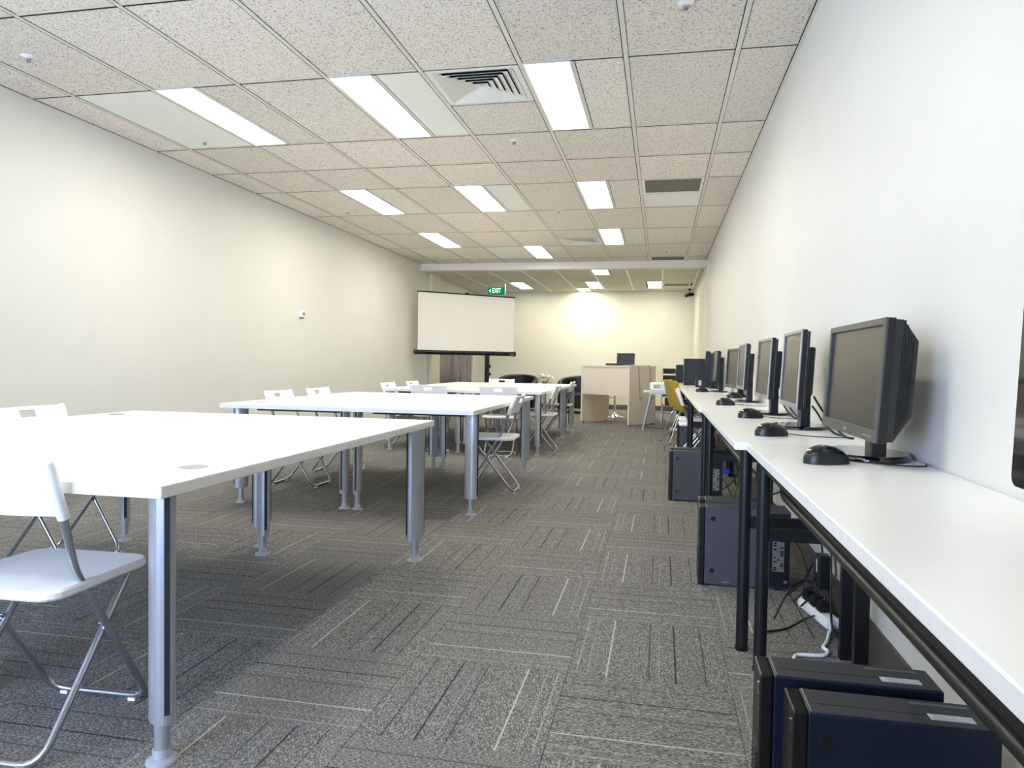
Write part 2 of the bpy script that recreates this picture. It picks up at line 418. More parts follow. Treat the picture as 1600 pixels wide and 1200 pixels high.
for x in GX[1:-1]:
    bar(x-.013, x+.013, YB, BULK0, ZC-.001, cl); joint_shade(x-.0175, x-.013, YB, BULK0, ZC-.0012, cl); joint_shade(x+.013, x+.0155, YB, BULK0, ZC-.0012, cl)
for y in GY[5:-1]: joint_shade(XL, XR, y+.009, y+.022, ZC-.0004, cl)
joint_shade(XL+.018, XL+.026, YB, BULK0, ZC, cl); joint_shade(XR-.024, XR-.018, YB, BULK0, ZC, cl)
for y in GY[1:-1]: bar(XL, XR, y-.009, y+.009, ZC, cl)
bar(XL, XL+.018, YB, BULK0, ZC-.001, cl); bar(XR-.018, XR, YB, BULK0, ZC-.001, cl)
for (x0, x1, y0, y1, z, j, i) in light_cells: bar(x1-.008, x1+.008, y0, y1, ZC, cl)
# lower ceiling past the bulkhead
c2 = MB().box(((XL+XR)/2, (BULK1+YE)/2, ZS+.09), (XR-XL+.2, YE-BULK1+.2, .06)).build('ceiling_lower', 'plenum'); tag(c2, kind='structure')
SX = [XL, -3.6, -3.0, -2.4, -1.8, -1.2, -.6, 0, .6, XR]; SY = [BULK1, 12.9, 14.05, 15.25, YE]
low = {(0, 5): (-1.2, -.9), (2, 4): (-1.5, -1.2), (3, 4): (-1.8, -1.5), (2, 2): (-3.0, -2.7), (2, 6): (-.3, 0)}
for j in range(4):
    for i in range(9):
        x0, x1, y0, y1 = SX[i], SX[i+1], SY[j], SY[j+1]
        if (j, i) in low:
            a, b = low[(j, i)]; light_cells.append((a, b, y0, y1-(.1 if j == 3 else 0), ZS, 20+j, i))
            if a > x0: ctile(x0, a, y0, y1, ZS, c2, 'low_tile')
            if b < x1: ctile(b, x1, y0, y1, ZS, c2, 'low_tile')
        elif (j, i) == (2, 7):
            grill_cells.append((x0, x1-.04, y0+.36, y0+.86, ZS)); ctile(x0, x1, y0, y0+.36, ZS, c2, 'low_tile'); ctile(x0, x1, y0+.86, y1, ZS, c2, 'low_tile')
        else: ctile(x0, x1, y0, y1, ZS, c2, 'low_tile')
for x in SX[1:-1]: bar(x-.016, x+.016, BULK1, YE, ZS-.001, c2, 'plastic')
for y in SY[1:-1]: bar(XL, XR, y-.009, y+.009, ZS, c2)

# ------------------------------------------------------------------ ceiling lights
rowname = {3: 'above the near desks', 6: 'in the nearest row', 9: 'in the second row', 11: 'in the third row', 12: 'just before the bulkhead'}
colname = {2: 'on the left', 4: 'in the middle', 6: 'on the right'}
lownames = {(20, 5): 'tucked behind the bulkhead', (22, 4): 'in front of the wall washing lamp', (23, 4): 'washing the cream end wall with warm light',
            (22, 2): 'beside the exit sign', (22, 6): 'beside the far dark grille'}
for (x0, x1, y0, y1, z, j, i) in light_cells:
    L_ = empty('ceiling_light', ((x0+x1)/2, (y0+y1)/2, z)); sx, sy = x1-x0-.018, y1-y0-.022
    if j < 20:
        lab = 'long white ceiling light panel %s, %s' % (rowname[j], colname[i]) if j != 12 else 'short looking white ceiling light panel just before the bulkhead'
    else: lab = 'white light panel in the lower ceiling %s' % lownames[(j, i)]
    tag(L_, lab, 'ceiling light', 'recessed ceiling light panels')
    f_ = MB()
    for s in (-1, 1):
        f_.box((s*(sx/2-.006), 0, .012), (.012, sy, .03)); f_.box((0, s*(sy/2-.006), .012), (sx-.024, .012, .03))
    f_.build('lamp_frame', 'frame_white', L_)
    MB().box((0, 0, .040), (sx, sy, .026)).build('housing', 'frame_white', L_)
    MB().box((0, 0, .018), (sx-.026, sy-.026, .012)).build('diffuser', 'lamp_warm' if (j, i) == (23, 4) else 'lamp', L_)

# square air diffusers
for n, (x0, x1, y0, y1) in enumerate(diff_cells):
    D = empty('air_diffuser', ((x0+x1)/2, (y0+y1)/2, ZC))
    tag(D, ('large square white air diffuser beside the nearest right light panel', 'far square white air diffuser beside a light panel')[n], 'air vent', 'square ceiling air diffusers')
    s0 = .288
    MB().box((0, 0, .06), (.56, .56, .004)).build('duct', 'diffuser_dark', D)
    fr = MB()
    def ring(mb, a, b, za, zb, t=.003):
        P = [(-1, -1), (1, -1), (1, 1), (-1, 1)]
        for k in range(4):
            p, q = P[k], P[(k+1) % 4]
            v = [(p[0]*a, p[1]*a, za), (q[0]*a, q[1]*a, za), (q[0]*b, q[1]*b, zb), (p[0]*b, p[1]*b, zb)]
            mb.add(v+[(x, y, z+t) for x, y, z in v], [(0, 3, 2, 1), (4, 5, 6, 7), (0, 1, 5, 4), (2, 3, 7, 6), (1, 2, 6, 5), (3, 0, 4, 7)])
    ring(fr, .288, .248, 0, -.002); fr.build('frame', 'frame_white', D)
    for k in range(6):
        a = .245-.039*k; lv = MB(); ring(lv, a, a-.040, -.004, .015, .0015); lv.build('louvre', 'frame_white', D)
    MB().box((0, 0, .006), (.03, .03, .006)).build('centre_plate', 'frame_white', D)
# return grilles
gl = ['grey slotted return air grille between nearest tiles on the right', 'narrow dark return grille just before the bulkhead', 'thin dark grille in the lower ceiling near the security camera']
for n, (x0, x1, y0, y1, z) in enumerate(grill_cells):
    G = empty('return_grille', ((x0+x1)/2, (y0+y1)/2, z)); tag(G, gl[n], 'air vent', 'return air grilles'); sx, sy = x1-x0-.03, y1-y0-.03
    f_ = MB()
    for s in (-1, 1):
        f_.box((s*(sx/2-.014), 0, .004), (.028, sy, .01)); f_.box((0, s*(sy/2-.014), .004), (sx-.056, .028, .01))
    f_.build('frame', 'frame_white', G); MB().box((0, 0, .03), (sx-.04, sy-.04, .004)).build('duct', 'diffuser_dark', G)
    g_ = MB(); nn = 22
    for k in range(nn): g_.box((0, -sy/2+.03+(sy-.06)*(k+.5)/nn, .008), (sx-.056, (sy-.06)/nn*.62, .008))
    g_.build('slats', 'grille', G)['kind'] = 'stuff'

# sprinklers
spl = [((-3.579, 3.499), 'sprinkler head nearest the left wall in the top left corner'), ((-3.552, 5.08), 'sprinkler head beside the nearest left light panel'),
       ((-1.14, 5.441), 'sprinkler head beyond the large air diffuser'), ((-3.554, 7.711), 'sprinkler head left of the second row light panel'),
       ((-1.15, 7.97), 'sprinkler head between the second and third row lights'), ((-3.587, 11.145), 'sprinkler head at far left near the bulkhead'),
       ((.082, 3.522), 'sprinkler head at the top edge near the right wall'), ((.056, 10.949), 'sprinkler head near the far dark grille on the right')]
sp0 = None
for (x, y), lab in spl:
    if sp0 is None:
        sp0 = empty('sprinkler'); o = sp0
        MB().lathe([(.012, .0), (.042, -.001), (.040, -.004), (.012, -.012)]).build('rose', 'frame_white', o)
        h = MB().lathe([(.006, -.006), (.006, -.022), (.004, -.024)], seg=10)
        h.tube(arc([(-.012, 0, -.008), (-.014, 0, -.02), (0, 0, -.030), (.014, 0, -.02), (.012, 0, -.008)], .008), .0025, 6)
        h.build('head', 'steel', o); MB().lathe([(.013, -.030), (.013, -.032)], seg=12).build('deflector', 'steel', o)
    else: o = copy_tree(sp0)
    o.location = (x, y, ZC-.0005); tag(o, lab, 'sprinkler', 'ceiling sprinkler heads')

# ------------------------------------------------------------------ folding meeting tables
TT = .685
def leg_on(root, x, y, ang):
    leg = MB(); n = 24
    poly = [(.046*math.cos(2*PI*k/n), .029*math.sin(2*PI*k/n)) for k in range(n)]
    ca, sa = math.cos(ang), math.sin(ang)
    rp = [(p*ca-q*sa, p*sa+q*ca) for p, q in poly]
    leg.prism(rp, .105, TT-.03); lo = leg.build('leg', 'alu', root); lo.location = (x, y, 0)
    R = Matrix.Rotation(ang, 3, 'Z')
    for s in (-1, 1): MB().box(R @ Vector((s*.0445, 0, .39)), (.006, .012, .52), rot=R).build('slot', 'slot', lo)
    MB().lathe([(.0185, .028), (.0185, .108)], seg=16).build('foot_tube', 'alu', lo)
    MB().lathe([(.038, 0), (.037, .006), (.024, .012), (.022, .013), (.022, .032), (.0186, .033)], seg=20).build('foot_pad', 'pad', lo)
def table(label, x0, x1, y0, y1, legs, grom=None, group='white meeting tables'):
    T = empty('meeting_table', ((x0+x1)/2, (y0+y1)/2, 0)); cx, cy = T.location.x, T.location.y
    tag(T, label, 'table', group)
    top = MB().box((0, 0, TT-.015), (x1-x0, y1-y0, .03), bev=.0025).build('table_top', 'laminate', T)
    sx, sy = x1-x0, y1-y0
    for s in (-1, 1):
        MB().box((s*(sx/2), 0, TT-.015), (.0016, sy-.006, .0245)).build('edge_band', 'laminate_edge', top); MB().box((0, s*(sy/2), TT-.015), (sx-.006, .0016, .0245)).build('edge_band', 'laminate_edge', top)
    for (lx, ly, a) in legs: leg_on(T, lx-cx, ly-cy, a)
    xs = [l[0]-cx for l in legs]; ys = [l[1]-cy for l in legs]; lx0, lx1, ly0, ly1 = min(xs), max(xs), min(ys), max(ys)
    for y in (ly0+.12, ly1-.12): MB().box(((lx0+lx1)/2, y, TT-.045), (lx1-lx0-.12, .04, .03)).build('cross_rail', 'slot', T)
    for x in (lx0+.15, lx1-.15): MB().box((x, (ly0+ly1)/2, TT-.045), (.04, ly1-ly0-.28, .03)).build('side_rail', 'slot', T)
    if grom:
        for gx, gy in grom: MB().lathe([(.038, TT-.002), (.038, TT+.0012), (.034, TT+.0022)], (gx-cx, gy-cy, 0), 28).build('grommet', 'pad', T)
    return T
q = PI/4
def four(xr, xl, ya, yb_): return [(xr, ya, -q), (xr, yb_, q), (xl, ya, q), (xl, yb_, -q)]
T1r = table('nearest white table, right half, with a round grommet at its front corner', -1.985, -1.118, 1.44, 3.47, [(-1.168, 1.51, -q+.1), (-1.167, 3.335, q), (-1.94, 1.51, q), (-1.94, 3.25, -.75)], [(-1.235, 1.72)])
T1l = table('nearest white table, left half, on the wall side of the pair', -2.856, -1.989, 1.44, 3.47, [(-2.035, 1.51, -q), (-2.028, 3.385, q), (-2.79, 1.51, q), (-2.79, 3.31, -q)], [(-2.74, 3.2)])
T2r = table('middle white table, right half, with folding chair at its aisle side', -1.985, -1.118, 4.25, 6.38, [(-1.178, 4.44, -.25), (-1.178, 6.31, q), (-1.945, 4.41, .1+PI/2), (-1.945, 6.31, -q)], [(-2.0+.2, 6.1)])
T2l = table('middle white table, left half, with two chairs along the wall side', -2.858, -1.989, 4.25, 6.38, [(-2.037, 4.41, PI/2-.05), (-2.037, 6.31, q), (-2.80, 4.41, q), (-2.80, 6.31, -q)], [(-2.7, 4.5)])
T3r = table('third white table, right half, behind a folding chair seen from its back', -2.09, -1.2, 7.33, 9.47, four(-1.262, -2.04, 7.48, 9.40))
T3l = table('third white table, left half, nearest the two far wall side chairs', -2.99, -2.095, 7.43, 9.47, four(-2.142, -2.93, 7.5, 9.40))
T4 = table('farthest white table, set crosswise in front of the black armchairs', -3.0, -1.2, 9.5, 10.45, [(-1.26, 9.57, -q), (-1.26, 10.37, q), (-2.94, 9.57, q), (-2.94, 10.37, -q)])

# ------------------------------------------------------------------ white folding chairs
def make_folding_chair():
    R = empty('folding_chair')
    path = []
    side = [(-.188, -.20, .727), (-.184, -.152, .605), (-.172, -.105, .475), (-.168, -.075, .42), (-.160, .185, .0115)]
    def sp(pts): return [Vector(p) for p in spline(pts[:4], 4)]+[Vector(pts[4])]
    l = sp(side); r = [Vector((-p.x, p.y, p.z)) for p in l][::-1]
    allp = l[:-1]+arc([l[-2], l[-1], r[0], r[1]], .06)[1:-1]+r[1:]
    MB().tube(allp, .0098, 10).build('back_frame', 'chrome', R)
    a, b = Vector((-.148, .125, .402)), Vector((-.148, -.185, .0115))
    pp = arc([a, b, (-b.x, b.y, b.z), (-a.x, a.y, a.z)], .06)
    MB().tube(pp, .0092, 10).build('rear_frame', 'chrome', R)
    # backrest with handle slot
    us = [-.186, -.15, -.1, -.046, -.04, 0, .04, .046, .1, .15, .186]; vs = [0, .03, .06, .080, .114, .124, .132]
    def fn(u, v):
        c = .022*(1-(u/.186)**2)
        y0 = -.148-(v/.132)*.055
        return (u*(1+.03*v/.132), y0-c*.9, .603+v*.985), (0, 1, .4)
    bk = MB().shell(us, vs, fn, .009, skip={(3+k, 3) for k in range(4)}); bk = bk.build('backrest', 'plastic', R)
    for s in (-1, 1): MB().tube([(s*.1895, -.2035, .738), (s*.189, -.199, .727), (s*.1848, -.153, .606), (s*.1845, -.149, .597)], [.010, .0145, .0145, .0138], 12).build('sleeve', 'plastic', bk)
    # seat
    poly = rrect(.365, .36, .05, 5, 0, -.005)
    MB().prism(poly, .402, .426, .006).build('seat', 'plastic', R)
    for s in (-1, 1):
        MB().box((s*.11, .185, .004), (.022, .022, .008)).build('foot_cap', 'plastic', R); MB().box((s*.1, -.185, .004), (.022, .022, .008)).build('foot_cap', 'plastic', R)
        MB().tube([(s*.168, .008, .283), (s*.145, .01, .287)], .004, 8).build('pivot_bolt', 'chrome', R)
    return R
ch0 = make_folding_chair(); used = False
def fchair(x, y, rz, label, group='white folding chairs at the tables'):
    global used
    o = ch0 if not used else copy_tree(ch0); used = True
    o.location = (x, y, 0); o.rotation_euler = (0, 0, rz); tag(o, label, 'chair', group); return o
fchair(-1.565, 1.58, .03, 'white folding chair at the bottom left, its back toward the viewer')
fchair(-2.80, 2.92, -PI/2-.03, 'white folding chair on the wall side of the nearest table')
fchair(-2.77, 5.19, -PI/2, 'nearer of the two white folding chairs on the wall side of the middle table')
fchair(-2.77, 5.86, -PI/2, 'farther of the two white folding chairs on the wall side of the middle table')
fchair(-1.25, 5.36, PI/2+.02, 'white folding chair on the aisle side of the middle table')
fchair(-2.39, 7.40, 0.0, 'white folding chair, back to viewer, left one between middle and third tables')
fchair(-1.645, 7.44, 0, 'white folding chair, back to viewer, right one between middle and third tables')
fchair(-2.86, 7.75, -PI/2, 'white folding chair on the wall side of the third table, nearer one')
fchair(-2.86, 8.57, -PI/2, 'white folding chair on the wall side of the third table, farther one')
fchair(-1.32, 7.96, PI/2, 'white folding chair on the aisle side of the third table')
fchair(-1.38, 9.86, PI/2, 'white folding chair at the aisle end of the farthest table')
fchair(-2.38, 10.52, PI, 'white folding chair facing the viewer behind the farthest table')

# ------------------------------------------------------------------ wall desks
DZ = .727
def desk(label, x0, y0, y1, far_leg, near_leg):
    D = empty('wall_desk', (0, (y0+y1)/2, 0)); cy = (y0+y1)/2; tag(D, label, 'desk', 'white desks along the right wall')
    x1 = XR-.004; L_ = y1-y0
    top = MB().box(((x0+x1)/2, 0, DZ-.0135), (x1-x0, L_, .027), bev=.0025).build('desk_top', 'laminate', D)
    MB().box((x0, 0, DZ-.0135), (.0016, L_-.006, .0215)).build('edge_band', 'laminate_edge', top)
    MB().box((x0+.035, 0, DZ-.047), (.012, L_-.16, .04)).build('front_rail', 'navy', D)
    MB().box((x1-.06, 0, DZ-.047), (.012, L_-.16, .04)).build('rear_rail', 'navy', D)
    for yy in (near_leg-cy, far_leg-cy):
        sgn = 1 if yy > 0 else -1
        MB().tube([(x0+.045, yy, .012), (x0+.045, yy, DZ-.03)], .0205, 16).build('front_leg', 'navy', D)
        MB().lathe([(.022, 0), (.024, .004), (.022, .014)], (x0+.045, yy, 0), 16).build('leg_foot', 'gloss', D)
        MB().box((x1-.065, yy, (DZ-.03)/2), (.042, .03, DZ-.03)).build('rear_leg', 'navy', D)
        MB().box(((x0+x1)/2, yy, .445), (x1-x0-.12, .02, .04)).build('cross_bar', 'navy', D)
        MB().box(((x0+x1)/2, yy, DZ-.045), (x1-x0-.12, .03, .035)).build('leg_bracket', 'navy', D)
    tb = arc([(x0+.10, L_/2-.12, DZ-.07), (x0+.10, L_/2-.14, DZ-.15), (x0+.10, -L_/2+.14, DZ-.15), (x0+.10, -L_/2+.12, DZ-.07)], .05)
    MB().tube(tb, .013, 12).build('support_tube', 'black', D)
    return D
desk('nearest white wall desk in the bottom right corner', .287, .30, 2.50, 2.40, .42)
desk('second white wall desk holding two black monitors', .250, 2.503, 4.46, 4.36, 2.57)
desk('third white wall desk from the viewer, past two monitors', .232, 4.463, 6.71, 6.61, 4.56)
desk('fourth white wall desk beside the parked chairs', .228, 6.713, 8.92, 8.82, 6.81)
desk('farthest white wall desk carrying the big dark computer towers', .226, 8.923, 11.3, 11.15, 9.02)

# ------------------------------------------------------------------ monitors
def monitor(label, x, y, w_, h_, zb, bez='bezel', style='flat', yaw=0., base=(.14, .10), tilt=.045):
    lip = .030 if style == 'thick' else .020
    R = empty('monitor', (x, y, DZ), -PI/2+yaw); tag(R, label, 'monitor', 'computer monitors on the wall desks')
    b = .018 if style == 'thick' else .013; zc = zb-DZ+h_/2; dp = .024
    f_ = MB()
    def ringbox(mb, y_, d_, e_):
        for s in (-1, 1): mb.box((s*(w_/2-b/2-e_), y_, zc), (b, d_, h_-2*e_), bev=.0015)
        mb.box((0, y_, zc+h_/2-b/2-e_), (w_-2*b, d_, b), bev=.0015); mb.box((0, y_, zc-h_/2+lip/2+e_), (w_-2*b, d_, lip), bev=.0015)
        return mb
    fo = ringbox(f_, -dp/2+.003, .006, 0).build('bezel', bez, R)
    ringbox(MB(), .003, dp-.006, .0005).build('side_frame', 'black', fo)
    MB().box((.0, -dp/2-.0006, zc-h_/2+lip*.5), (.030, .0012, .008)).build('logo', 'silver', fo)
    MB().box((w_/2-.07, -dp/2-.0006, zc-h_/2+lip*.45), (.07, .0012, .003)).build('button_strip', 'silver', fo)
    MB().box((0, .002, zc+(lip-b)/2), (w_-2*b, .012, h_-b-lip)).build('screen', 'screen', R)
    if style == 'thick':
        bk = MB()
        def slab(a, bb, y0, y1, wk, za=0, zb_=0):
            pass
        pts = [(dp/2, -h_/2+.004), (dp/2+.018, -h_/2+.006), (dp/2+.056, -h_/2+.075), (dp/2+.056, h_/2-.055), (dp/2+.018, h_/2-.004), (dp/2, h_/2-.004)]
        def prof(x0, x1, k):
            P = [(p[0] if p[0] < dp/2+.02 else p[0]-k, p[1]) for p in pts]; n = len(P)
            v = [(x0, a, zc+c) for a, c in P]+[(x1, a, zc+c) for a, c in P]
            bk.add(v, [tuple(range(n)), tuple(range(n, 2*n))[::-1]]+[(i, i+n, (i+1) % n+n, (i+1) % n) for i in range(n)])
        prof(-w_/2+.004, w_/2-.004, 0); bo = bk.build('back_shell', 'dkgrey', R)
        for s in (-1, 1):
            for k in range(5): MB().box((s*(w_/2-.003), dp/2+.022+k*.006, zc+.01), (.004, .0028, h_-.03-.024*k)).build('cooling_rib', 'black', bo)
    else:
        MB().box((0, dp/2+.006, zc), (w_-.012, .012, h_-.012), bev=.004).build('back_shell', 'black', R)
        MB().box((0, dp/2+.030, zc-.005), (w_*.62, .040, h_*.62), bev=.008).build('rear_housing', 'dkgrey', R)
    if tilt:
        rm = Matrix.Rotation(-tilt, 4, 'X'); pv = Vector((0, 0, zc)); off = pv-(rm @ pv)
        for ch in R.children: ch.location = off; ch.rotation_euler = (-tilt, 0, 0)
    n_ = MB().box((0, .062 if style == 'thick' else .05, (zb-DZ+.06)/2+.006), (.060, .042, zb-DZ+.075), bev=.004)
    n_.build('stand_neck', 'black', R)
    if base[0] > .2 or style == 'thick': MB().lathe([(.98, 0), (1, .006), (.96, .014), (.90, .017)], (0, .035, 0), 40, base[0], base[1]).build('stand_base', 'gloss', R)
    else: MB().lathe([(.98, 0), (1, .005), (.96, .010), (.9, .013)], (0, .03, 0), 36, base[0], base[1]).build('stand_base', 'gloss', R)
    return R
monitor('nearest black monitor with thick ribbed back, next to the front mouse', .543, 2.205, .565, .315, .793, 'bezel', 'thick', .01, (.155, .115), .06)
monitor('thin black monitor, second from the viewer, by the desk joint', .545, 3.20, .47, .315, .815, 'silver', 'flat', -.02, (.15, .115))
monitor('thin monitor with silver front frame, third from the viewer', .55, 4.06, .50, .315, .815, 'silver', 'flat', .0, (.14, .11))
monitor('small silver framed monitor, fourth from the viewer', .575, 5.36, .44, .32, .82, 'silver', 'flat', .0, (.11, .09))
monitor('deep dark monitor, fifth from the viewer, half hidden by silver ones', .60, 6.3, .44, .33, .80, 'bezel', 'thick', .12, (.10, .09))
monitor('slim monitor seen edge on with a bulky rear box, on the far desk', 0.535, 7.35, .42, .30, .83, 'dkgrey', 'flat', .02, (.14, .09))
monitor('tall narrow looking dark monitor beside the big grey tower', .545, 9.05, .40, .36, .80, 'dkgrey', 'thick', -.04, (.12, .09))
monitor('dark monitor edge between the far slim monitors', .575, 8.4, .42, .33, .80, 'black', 'flat', -.05, (.12, .09))
# all-in-one cut by the right frame edge
R = empty('all_in_one_computer', (.562, .992, DZ), -PI/2); tag(R, 'glossy black all in one computer cut off by the right edge', 'computer')
tl = Matrix.Rotation(-.035, 3, 'X')
def rot_prism(mb, poly, t0, t1, off):
    n = len(poly); v = [tl @ Vector((p[0], t, p[1]))+Vector(off) for t in (t0, t1) for p in poly]
    mb.add(v, [tuple(range(n)), tuple(range(n, 2*n))[::-1]]+[(i, i+n, (i+1) % n+n, (i+1) % n) for i in range(n)]); return mb
rot_prism(MB(), rrect(.54, .325, .018, 5), -.012, .025, (0, 0, .235)).build('body', 'gloss', R)
rot_prism(MB(), rrect(.50, .25, .004, 2), -.0128, -.0119, (0, 0, .25)).build('screen', 'gloss', R)
MB().tube(arc([(0, .02, .16), (0, .07, .08), (0, .09, .006), (0, -.02, .006)], .03), .02, 10).build('stand_neck', 'black', R)
MB().lathe([(.98, 0), (1, .006), (.95, .012)], (0, .02, 0), 30, .13, .09).build('stand_base', 'gloss', R)

# ------------------------------------------------------------------ mice
def make_mouse():
    R = empty('computer_mouse')
    nu, nv = 20, 8
    def P(a, t):   # a: angle, t: 0 rim .. 1 top
        r = max(0., math.cos(t*PI/2))**.6; z = math.sin(t*PI/2)**.65*.039
        y = math.sin(a)*.056*r; x = math.cos(a)*(.031-.004*math.sin(a))*r
        return (x, y, .004+z*max(.3, 1-.5*((y+.010)/.062)**2))
    b = MB(); vs = [P(2*PI*k/nu, t/nv) for t in range(nv+1) for k in range(nu)]
    fs = [(i*nu+k, i*nu+(k+1) % nu, (i+1)*nu+(k+1) % nu, (i+1)*nu+k) for i in range(nv) for k in range(nu)]
    b.add(vs, fs, True); b.add([(v[0], v[1], 0.0005) for v in vs[:nu]]+vs[:nu], [tuple(range(nu))[::-1]]+[(k, (k+1) % nu, nu+(k+1) % nu, nu+k) for k in range(nu)])
    b.build('mouse_body', 'black', R)
    t_ = MB(); sel = range(3, nv+1)
    vt = [Vector(P(2*PI*k/nu, t/nv))*1.0+Vector((0, 0, .0012)) for t in sel for k in range(nu)]; ns = len(sel)
    t_.add(vt, [(i*nu+k, i*nu+(k+1) % nu, (i+1)*nu+(k+1) % nu, (i+1)*nu+k) for i in range(ns-1) for k in range(nu)], True)
    t_.build('top_shell', 'gloss', R)
    MB().tube([(-.004, .028, .027), (.004, .028, .027)], .008, 12).build('scroll_wheel', 'black', R)
    MB().tube(spline([(0, .055, .008), (.01, .09, .004), (.05, .14, .003), (.07, .2, .003), (.03, .23, .003)], 5), .0018, 6).build('mouse_cable', 'black', R)
    return R
m0 = make_mouse()
mice = [(.435, 2.02, 'nearest black mouse in front of the ribbed monitor', -1.25), (.405, 2.77, 'black mouse in front of the second monitor, by the desk joint', -1.3), (.44, 3.70, 'black mouse in front of the silver framed third monitor', -1.35),
        (.42, 4.85, 'black mouse on the third desk, in front of the small monitor', -1.4), (.585, 5.95, 'black mouse close to the fifth monitor stand', -1.45), (.40, 7.18, 'farthest black mouse, in front of the small dark box', -1.4)]
for k, (x, y, lab, rz) in enumerate(mice):
    o = m0 if k == 0 else copy_tree(m0)
    o.location = (x, y, DZ); o.rotation_euler = (0, 0, rz); tag(o, lab, 'mouse', 'black mice on the wall desks'); o.scale = (1.12, 1.12, 1.12)

# ------------------------------------------------------------------ computer towers
def tower(label, x0, x1, y0, y1, h, z=0., side='case', top='case_top', face='front', stick=False):
    """face: front panel toward -X ('front') or back panel toward the viewer ('rear')"""
    R = empty('computer_tower', ((x0+x1)/2, (y0+y1)/2, z)); tag(R, label, 'computer', 'dark computer towers')
    lx, ly = x1-x0, y1-y0
    if face == 'front':
        c = MB().box((.014, 0, h/2+.004), (lx-.028, ly, h-.008), bev=.003).build('case', side, R)
        MB().box((.014, 0, h+.0004), (lx-.036, ly-.008, .0022)).build('top_panel', top, c)
        fb = MB().box((-lx/2+.014, 0, h/2+.002), (.027, ly-.004, h-.004), bev=.004).build('front_bezel', 'black', R)
        g_ = MB()
        for k in range(14): g_.box((-lx/2+.0, 0, .03+k*.011), (.004, ly-.03, .005))
        g_.build('vent_slats', 'gloss', fb)
        for k in range(2): MB().tube([(-lx/2+.06, -ly/2-.0015, (.07, h-.05)[k]), (-lx/2+.06, -ly/2+.002, (.07, h-.05)[k])], .011, 14).build('side_screw', 'black', c)
        MB().box((-lx/2-.0005, -ly/2+.02, h-.035), (.002, .008, .025)).build('power_button', 'chrome2', fb)
        MB().box((-lx/2+.12, -ly/2-.0008, .022), (.03, .0012, .003)).build('latch_mark', 'silver', c)
        MB().box((.0, -ly*.12, h+.0016), (lx*.72, .0012, .0008)).build('seam_line', 'black', c)
        if stick:
            MB().box((lx/2-.07, -ly*.18, h+.0022), (.075, .022, .0008)).build('sticker', 'sticker', c)
            MB().box((lx/2-.075, ly*.3, h+.0020), (.10, .008, .0012)).build('vent_strip', 'steel', c)
            MB().box((-lx/2+.033, 0, h+.0022), (.0025, ly-.01, .0008)).build('front_seam', 'silver', c)
    else:
        c = MB().box((0, .004, h/2+.004), (lx, ly-.008, h-.008), bev=.003).build('case', side, R)
        bp = MB().box((0, -ly/2+.003, h/2+.004), (lx-.014, .006, h-.022)).build('rear_panel', 'navy', R)
        io = MB().box((-.004, -ly/2-.0005, h*.47), (lx*.52, .003, h*.45)).build('port_plate', 'steel', R)
        pr = MB(); rnd = random.Random(3)
        for k in range(16): pr.box((-.004+rnd.choice((-1, 0, 1))*lx*.15, -ly/2-.002, h*.27+k*h*.026), (lx*rnd.uniform(.1, .16), .004, h*.016))
        pr.build('ports', 'gloss', io)
        for zz in (h*.12, h*.9): MB().tube([(lx*.3, -ly/2-.003, zz), (lx*.3, -ly/2+.002, zz)], .008, 12).build('thumb_screw', 'steel', R)
    for sx in (-1, 1):
        for sy in (-1, 1): MB().box((sx*(lx/2-.04), sy*(ly/2-.018), .003), (.02, .012, .006)).build('foot', 'black', R)
    return R
H1 = .345
tower('navy computer tower nearest the viewer, in the bottom right corner', .252, .60, 1.385, 1.490, H1, 0, 'case_navy', 'case_top', 'front', True)
tower('navy computer tower just behind the nearest one', .214, .56, 1.535, 1.640, H1, 0, 'case_navy', 'case_top', 'front', True)
tower('charcoal computer tower under the second desk, side facing the viewer', .182, .470, 3.285, 3.385, .352, 0, 'case')
tower('charcoal computer tower pushed behind the one under the second desk', .19, .50, 3.47, 3.57, .352, 0, 'case')
tower('dark tower under the second desk with its ports toward the viewer', .478, .572, 3.285, 3.46, .345, 0, 'case', face='rear')
tower('grey computer tower under the third desk, side facing the viewer', .074, .33, 5.30, 5.40, .36, 0, 'case')
tower('grey computer tower right behind the one under the third desk', .085, .36, 5.50, 5.60, .36, 0, 'case')
tower('dark tower under the third desk with its ports toward the viewer', .366, .455, 5.33, 5.62, .345, 0, 'case', face='rear')
tower('small dark tower on the floor beside the yellow chairs', .195, .50, 8.15, 8.26, .33, 0, 'case')
tower('big dark grey tower standing on the farthest desk', .30, .56, 9.55, 9.95, .345, DZ, 'dkgrey', 'dkgrey')
tower('navy tower standing on the farthest desk, behind the big grey one', .225, .45, 10.75, 11.1, .265, DZ, 'case_navy', 'case_navy')
B = empty('small_computer_box', (.53, 8.75, DZ)); tag(B, 'small black box with a white sticker on the far desk', 'computer')
MB().box((0, 0, .052), (.24, .2, .10), bev=.004).build('case', 'black', B); MB().box((-.075, -.1012, .055), (.032, .0015, .062)).build('sticker', 'sticker', B)

